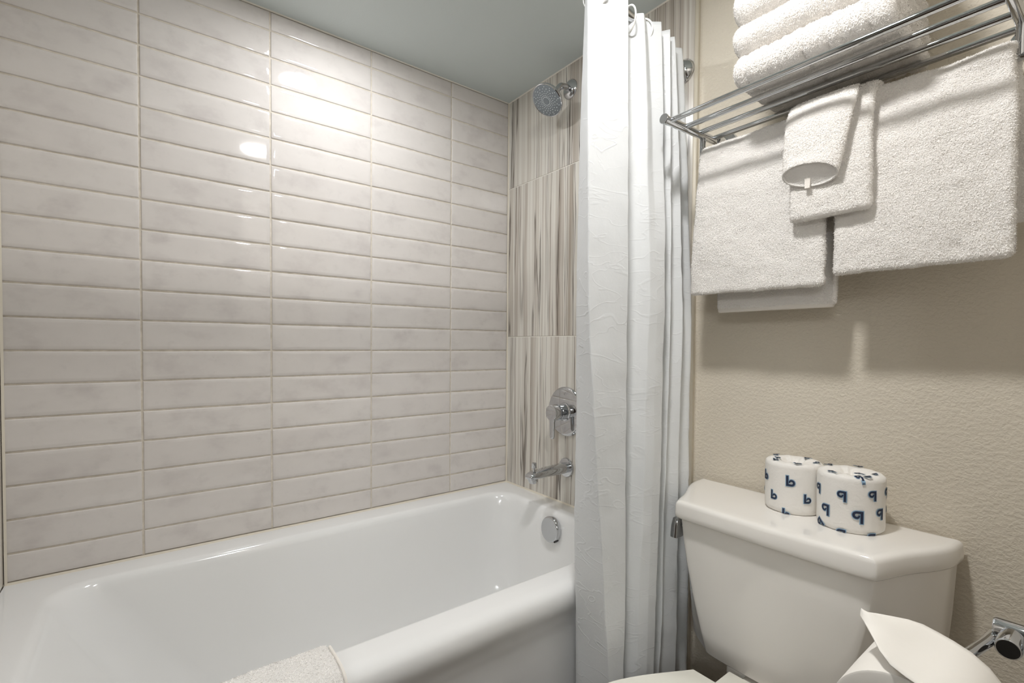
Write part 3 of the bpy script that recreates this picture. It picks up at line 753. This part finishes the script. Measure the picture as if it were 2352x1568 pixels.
# tank body tapering downwards
rings = []
for z, wb_, wm, wf_, yf_, off in ((0.3985, .228, .185, .122, 1.000, .016), (0.401, .231, .188, .124, .997, .006), (0.408, .233, .190, .126, .994, 0), (0.45, .238, .195, .137, .991, 0), (0.52, .244, .202, .155, .988, 0), (0.60, .250, .208, .172, .985, 0), (0.66, .253, .211, .181, .983, 0), (0.699, .255, .212, .185, .982, 0)):
    rings.append(outline(wb_, wm, wf_, 1.186, yf_, z, off))
obj('tank', *loft(rings), CER, to, True, 50)
rings = []
for z, off in ((0.6985, 0.004), (0.6990, 0.0), (0.703, -0.0035), (0.712, -0.004), (0.7285, -0.003), (0.7335, -0.0012), (0.7365, 0.002), (0.7383, 0.0065), (0.7390, 0.013), (0.7392, 0.03)):
    rings.append(outline(.259, .216, .188, 1.190, .968, z, off))
obj('tank_lid', *loft(rings), CER, to, True, 50)
lv2 = obj('flush_lever', *join(lathe((0.936, 1.02, 0.668), (-1, -0.25, 0), [(-0.012, 0.010), (0.004, 0.010), (0.006, 0.008)], 20)), CH, to)
obj('paddle', *slab_path([((0.934, 1.012, 0.690), 0.010, 0.018), ((0.931, 1.010, 0.684), 0.017, 0.030), ((0.930, 1.008, 0.668), 0.019, 0.034), ((0.930, 1.006, 0.650), 0.020, 0.034), ((0.930, 1.004, 0.641), 0.019, 0.032), ((0.930, 1.004, 0.638), 0.012, 0.02)], 0, 0, (1, 0, 0)), CH, lv2)
# bowl and pedestal
def oval(z, yb_, yf_, hw, flat=0.5, n=40):
    yc = (yb_ + yf_) / 2; out = []
    for k in range(n):
        a = 2 * PI * k / n; c_, s_ = math.cos(a), math.sin(a)
        y = yc + (yb_ - yf_) / 2 * s_
        wv = hw * (1 - (flat * 0.42) * max(0, s_) ** 2.2)
        e = 0.55 if s_ > 0 else 1.0
        out.append((tx + wv * math.copysign(abs(c_) ** e, c_), y, z))
    return out
obj('bowl', *loft([oval(0.0, 1.02, 0.58, 0.105), oval(0.03, 1.02, 0.58, 0.105), oval(0.10, 1.0, 0.60, 0.095), oval(0.20, 0.97, 0.56, 0.10), oval(0.28, 0.92, 0.50, 0.135), oval(0.34, 0.89, 0.455, 0.165), oval(0.385, 0.885, 0.435, 0.176), oval(0.398, 0.880, 0.438, 0.172)]), CER, to, True, 60)
obj('tank_deck', *rbox(tx - 0.09, tx + 0.09, 1.01, 1.14, 0.30, 0.3982, 0.012, 3), CER, to)
def egg(z, yb_, yf_, hwb, hw, n=26):
    L = []
    for k in range(n + 1):
        t = k / n; y = yb_ + (yf_ - yb_) * t
        if t < 0.52: x_ = hwb + (hw - hwb) * math.sin(t / 0.52 * PI / 2) ** 1.05
        else: x_ = hw * math.sqrt(max(0, 1 - ((t - 0.52) / 0.48) ** 2))
        L.append((x_, y))
    return [(tx - x, y, z) for x, y in L] + [(tx + x, y, z) for x, y in L[::-1][1:]]
obj('seat', *loft([egg(0.3995, 0.892, 0.432, .092, .180), egg(0.403, 0.894, 0.428, .095, .184), egg(0.412, 0.894, 0.428, .095, .184), egg(0.4145, 0.892, 0.432, .093, .181)]), SEATM, to, True, 40)
obj('seat_lid', *loft([egg(0.4155, 0.890, 0.434, .091, .180), egg(0.418, 0.893, 0.428, .095, .184), egg(0.426, 0.893, 0.428, .095, .184), egg(0.4295, 0.890, 0.433, .092, .180), egg(0.4335, 0.84, 0.50, .08, .14)]), SEATM, to, True, 30)
obj('hinge_cover', *rbox(tx - 0.046, tx + 0.046, 0.889, 0.946, 0.396, 0.429, 0.003), SEATM, to)
obj('bowl_neck', *rbox(tx - 0.044, tx + 0.044, 0.86, 1.02, 0.30, 0.3955, 0.006, 3), CER, to)

# ================================================================== WRAPPED ROLLS
def glyph_b(grow=0.0):
    """letter b, unit height: list of quads in 2D"""
    q = []
    x0, x1 = 0.0 - grow, 0.205 + grow
    ys = np.linspace(0.0 - grow, 1.0 + grow, 5)
    for a, b in zip(ys[:-1], ys[1:]): q.append([(x0, a), (x1, a), (x1, b), (x0, b)])
    cx, cy, ro, ri = 0.47, 0.315, 0.315 + grow, 0.135 - grow * 0.3
    n = 18; a0, a1 = -100, 178
    for k in range(n):
        aa, bb = math.radians(a0 + (a1 - a0) * k / n), math.radians(a0 + (a1 - a0) * (k + 1) / n)
        tk = 1.0 if k < 13 else 1.0 - 0.38 * (k - 13) / 4
        tk2 = 1.0 if k + 1 < 13 else 1.0 - 0.38 * (k + 1 - 13) / 4
        q.append([(cx + ri * math.cos(aa), cy + ri * math.sin(aa)), (cx + (ri + (ro - ri) * tk) * math.cos(aa), cy + (ri + (ro - ri) * tk) * math.sin(aa)), (cx + (ri + (ro - ri) * tk2) * math.cos(bb), cy + (ri + (ro - ri) * tk2) * math.sin(bb)), (cx + ri * math.cos(bb), cy + ri * math.sin(bb))])
    q.append([(x0, 0.0 - grow), (cx + 0.02, 0.0 - grow), (cx - 0.02, 0.19), (x0, 0.19)])
    return q
def roll_surface(r, h, tuck=0.019):
    """profile of the wrapped roll: list of (radius, z)"""
    return [(0.012, 0.004), (r - 0.012, 0.0), (r - 0.004, 0.0008), (r - 0.0008, 0.005), (r, 0.012), (r, h * 0.3), (r, h * 0.6), (r, h - 0.010), (r - 0.001, h - 0.004), (r - 0.005, h - 0.0005), (r - 0.012, h + 0.0006), (tuck + 0.012, h - 0.0005), (tuck + 0.004, h - 0.004), (tuck, h - 0.014), (tuck * 0.5, h - 0.020), (0.0008, h - 0.022)]
def wrapped_roll(label, cx, cy, z, r, h, marks, flip, rot, seed):
    t = empty('wrapped_toilet_roll', (cx, cy, z), label, 'toilet paper', 'wrapped toilet rolls on the tank lid')
    prof = roll_surface(r, h); n = 72; rings = []
    for i, (pr_, pz_) in enumerate(prof):
        ring = []
        for k in range(n):
            a = 2 * PI * k / n
            wr_ = 0.0; wz = 0.0
            if pz_ > h - 0.03 and pr_ < r - 0.004:
                f = (1 - pr_ / r); wz = 0.0030 * f * (math.sin(a * 9 + seed) + 0.7 * math.sin(a * 14 + 2 * seed)) * min(1, (0.9 - f) * 4)
                wr_ = 0.0018 * f * math.sin(a * 11 + seed * 3)
            elif pr_ > r - 0.003:
                wr_ = 0.0007 * math.sin(a * 3 + seed) + 0.0004 * math.sin(a * 8 + pz_ * 60)
            ring.append((cx + (pr_ + wr_) * math.cos(a), cy + (pr_ + wr_) * math.sin(a), z + pz_ + wz))
        rings.append(ring)
    obj('paper_wrap', *loft(rings), PAPER, t, True, 60)
    def put(mark, grow, eps):
        kind, ang, zz, size, tw = mark
        bm = bmesh.new()
        for q in glyph_b(grow):
            vs = []
            for (gx, gy) in q:
                gx, gy = (gx - 0.38) * size * 0.86, (gy - 0.42) * size * 0.9
                if flip: gx, gy = -gx, -gy
                c_, s_ = math.cos(tw), math.sin(tw); gx, gy = gx * c_ - gy * s_, gx * s_ + gy * c_
                if kind == 's':
                    zq = zz + gy; a = math.radians(ang) + gx / r
                    rr = r + 0.0011 + eps
                    if zq > h - 0.006:
                        ex = zq - (h - 0.006); rr = r - 0.002 - ex * 0.9 + eps; zq = h + 0.0008 + eps - max(0, 0.006 - ex) * 0.6
                    zq = max(zq, 0.0012)
                    vs.append((cx + rr * math.cos(a), cy + rr * math.sin(a), z + zq))
                else:
                    a = math.radians(ang); ct, st_ = math.cos(a), math.sin(a)
                    vs.append((cx + zz * ct - gx * st_ - gy * 0.7 * ct, cy + zz * st_ + gx * ct - gy * 0.7 * st_, z + h + 0.0026 + eps))
            bm.faces.new([bm.verts.new(v) for v in vs])
        bmesh.ops.remove_doubles(bm, verts=bm.verts[:], dist=0.00012); bm.verts.index_update()
        out = [tuple(v.co) for v in bm.verts], [tuple(v.index for v in f.verts) for f in bm.faces]
        bm.free(); return out
    for mk in marks:
        ink = obj('printed_letter', *put(mk, 0.0, 0.0005), NAVY, t, False)
        obj('letter_outline', *put(mk, 0.07, 0.0), SKY, ink, False)
    return t
LIDZ = 0.7392
wrapped_roll('white wrapped toilet roll with upright navy letters, left of two on the tank', 1.1355, 1.126, LIDZ, 0.0550, 0.106,
             [('s', -73, 0.070, 0.0235, 0.02), ('s', -107, 0.034, 0.0205, 0.0), ('s', -40, 0.036, 0.0205, 0.0), ('s', -80, 0.001, 0.021, 0.0), ('s', -133, 0.071, 0.022, 0.0), ('s', -10, 0.07, 0.022, 0), ('s', 20, 0.03, 0.022, 0), ('s', 55, 0.07, 0.022, 0), ('s', 100, 0.04, 0.022, 0), ('s', 145, 0.07, 0.022, 0), ('s', 185, 0.035, 0.022, 0),
              ('t', -118, 0.043, 0.018, 0.8), ('t', -58, 0.046, 0.018, 0.2), ('t', -150, 0.030, 0.018, 1.9), ('t', 60, 0.034, 0.018, 2.4), ('t', 165, 0.042, 0.018, 1.2), ('t', 5, 0.044, 0.018, 0.6)], False, 0, 1)
wrapped_roll('white wrapped toilet roll standing upside down, right of two on the tank', 1.2480, 1.108, LIDZ, 0.0560, 0.108,
             [('s', -86, 0.071, 0.0215, 0.0), ('s', -36, 0.077, 0.0205, 0.02), ('s', -60, 0.036, 0.0255, 0.0), ('s', -116, 0.037, 0.0235, 0.0), ('s', -138, 0.073, 0.021, 0.0), ('s', -58, 0.108, 0.021, 0.1), ('s', -19, 0.042, 0.0225, 0.0), ('s', -86, -0.002, 0.0215, 0.0), ('s', -36, -0.003, 0.021, 0.0), ('s', -130, 0.006, 0.02, 0.9), ('s', 5, 0.078, 0.022, 0), ('s', 28, 0.04, 0.022, 0), ('s', 60, 0.07, 0.022, 0), ('s', 110, 0.04, 0.022, 0), ('s', 160, 0.072, 0.022, 0),
              ('t', -112, 0.048, 0.018, 1.1), ('t', -48, 0.030, 0.019, 0.3), ('t', 0, 0.041, 0.017, 1.3), ('t', -40, 0.051, 0.018, 2.0), ('t', 160, 0.046, 0.018, 0.5), ('t', 90, 0.046, 0.018, 0.9)], True, 0, 2)

# ================================================================== TOILET PAPER HOLDER
hx, hz = 1.478, 0.760
ho = empty('paper_holder', (1.56, 0.72, 0.79), 'chrome paper holder with a bent arm at the right edge', 'paper holder')
obj('wall_flange', *lathe((1.56, 0.722, 0.792), (-1, 0, 0), [(0, 0.026), (0.007, 0.026), (0.010, 0.023), (0.0105, 0.0)], 36), CH, ho)
obj('post', *lathe((1.56, 0.722, 0.792), (-1, 0, 0), [(0.008, 0.0125), (0.0565, 0.0125), (0.0585, 0.0115), (0.059, 0.0)], 28), CH, ho)
stb = obj('stub', *lathe((1.5165, 0.724, 0.7905), (0, -1, -0.05), [(0.004, 0.0105), (0.036, 0.0105), (0.0375, 0.0095), (0.0365, 0.0)], 24), CH, ho)
obj('stub_end', *lathe((1.5165, 0.724 - 0.0373, 0.7905 - 0.00187), (0, -1, -0.05), [(0, 0.0088), (0.0004, 0.0088), (0.0005, 0.0)], 24), BLK, stb)
obj('spindle', *tube([(1.503, 0.715, 0.787), (1.500, 0.69, 0.786), (1.4895, 0.655, 0.779), (1.4795, 0.620, 0.7755), (1.4785, 0.58, 0.775), (1.4785, 0.488, 0.775)], 0.0055, 14), CH, ho)
tp = empty('toilet_paper_roll', (hx, 0.55, hz), 'white toilet roll on the chrome holder, loose end folded to a point', 'toilet paper')
def ring_y_(y, r): return [(hx + r * math.cos(2 * PI * k / 64), y, hz + r * math.sin(2 * PI * k / 64)) for k in range(64)]
obj('paper', *loft([ring_y_(0.500, 0.0205), ring_y_(0.5005, 0.035), ring_y_(0.500, 0.0535), ring_y_(0.501, 0.0552), ring_y_(0.55, 0.0555), ring_y_(0.599, 0.0552), ring_y_(0.600, 0.0535), ring_y_(0.600, 0.0205)], False, False), TISSUE, tp)
obj('cardboard_core', *loft([ring_y_(0.499, 0.0206), ring_y_(0.601, 0.0206), ring_y_(0.601, 0.0198), ring_y_(0.499, 0.0198), ring_y_(0.499, 0.0206)], False, False), CARD, tp)
# loose sheet: wraps the top right of the roll, lifts off and ends in a folded point
def sheet():
    rows = []
    for a in (-10, 10, 30, 50, 65, 78):
        an = math.radians(a); rows.append(((hx + 0.0567 * math.cos(an), hz + 0.0567 * math.sin(an)), 0.4985, 0.6015))
    rows += [((1.4785, 0.8185), 0.4985, 0.6015), ((1.468, 0.8225), 0.4985, 0.5985), ((1.4585, 0.8265), 0.506, 0.590), ((1.449, 0.8295), 0.5205, 0.578), ((1.440, 0.8315), 0.535, 0.566), ((1.4315, 0.833), 0.5485, 0.5525)]
    N = 17; R0 = []; R1 = []
    for i, ((x, z), ya, yb_) in enumerate(rows):
        f = max(0, i - 6) / 5
        R0.append([(x, ya + (yb_ - ya) * k / (N - 1), z + 0.0010 * math.sin(k * 0.55 + i) * (0.4 + f) + 0.004 * f * math.sin(PI * k / (N - 1))) for k in range(N)])
    V = [q for r in R0 for q in r]
    Fc = [(i * N + k, i * N + k + 1, (i + 1) * N + k + 1, (i + 1) * N + k) for i in range(len(rows) - 1) for k in range(N - 1)]
    return V, Fc
sh_o = obj('folded_end_sheet', *sheet(), TISSUE, tp, True, 70)
md = sh_o.modifiers.new('thickness', 'SOLIDIFY'); md.thickness = 0.0007; md.offset = 0
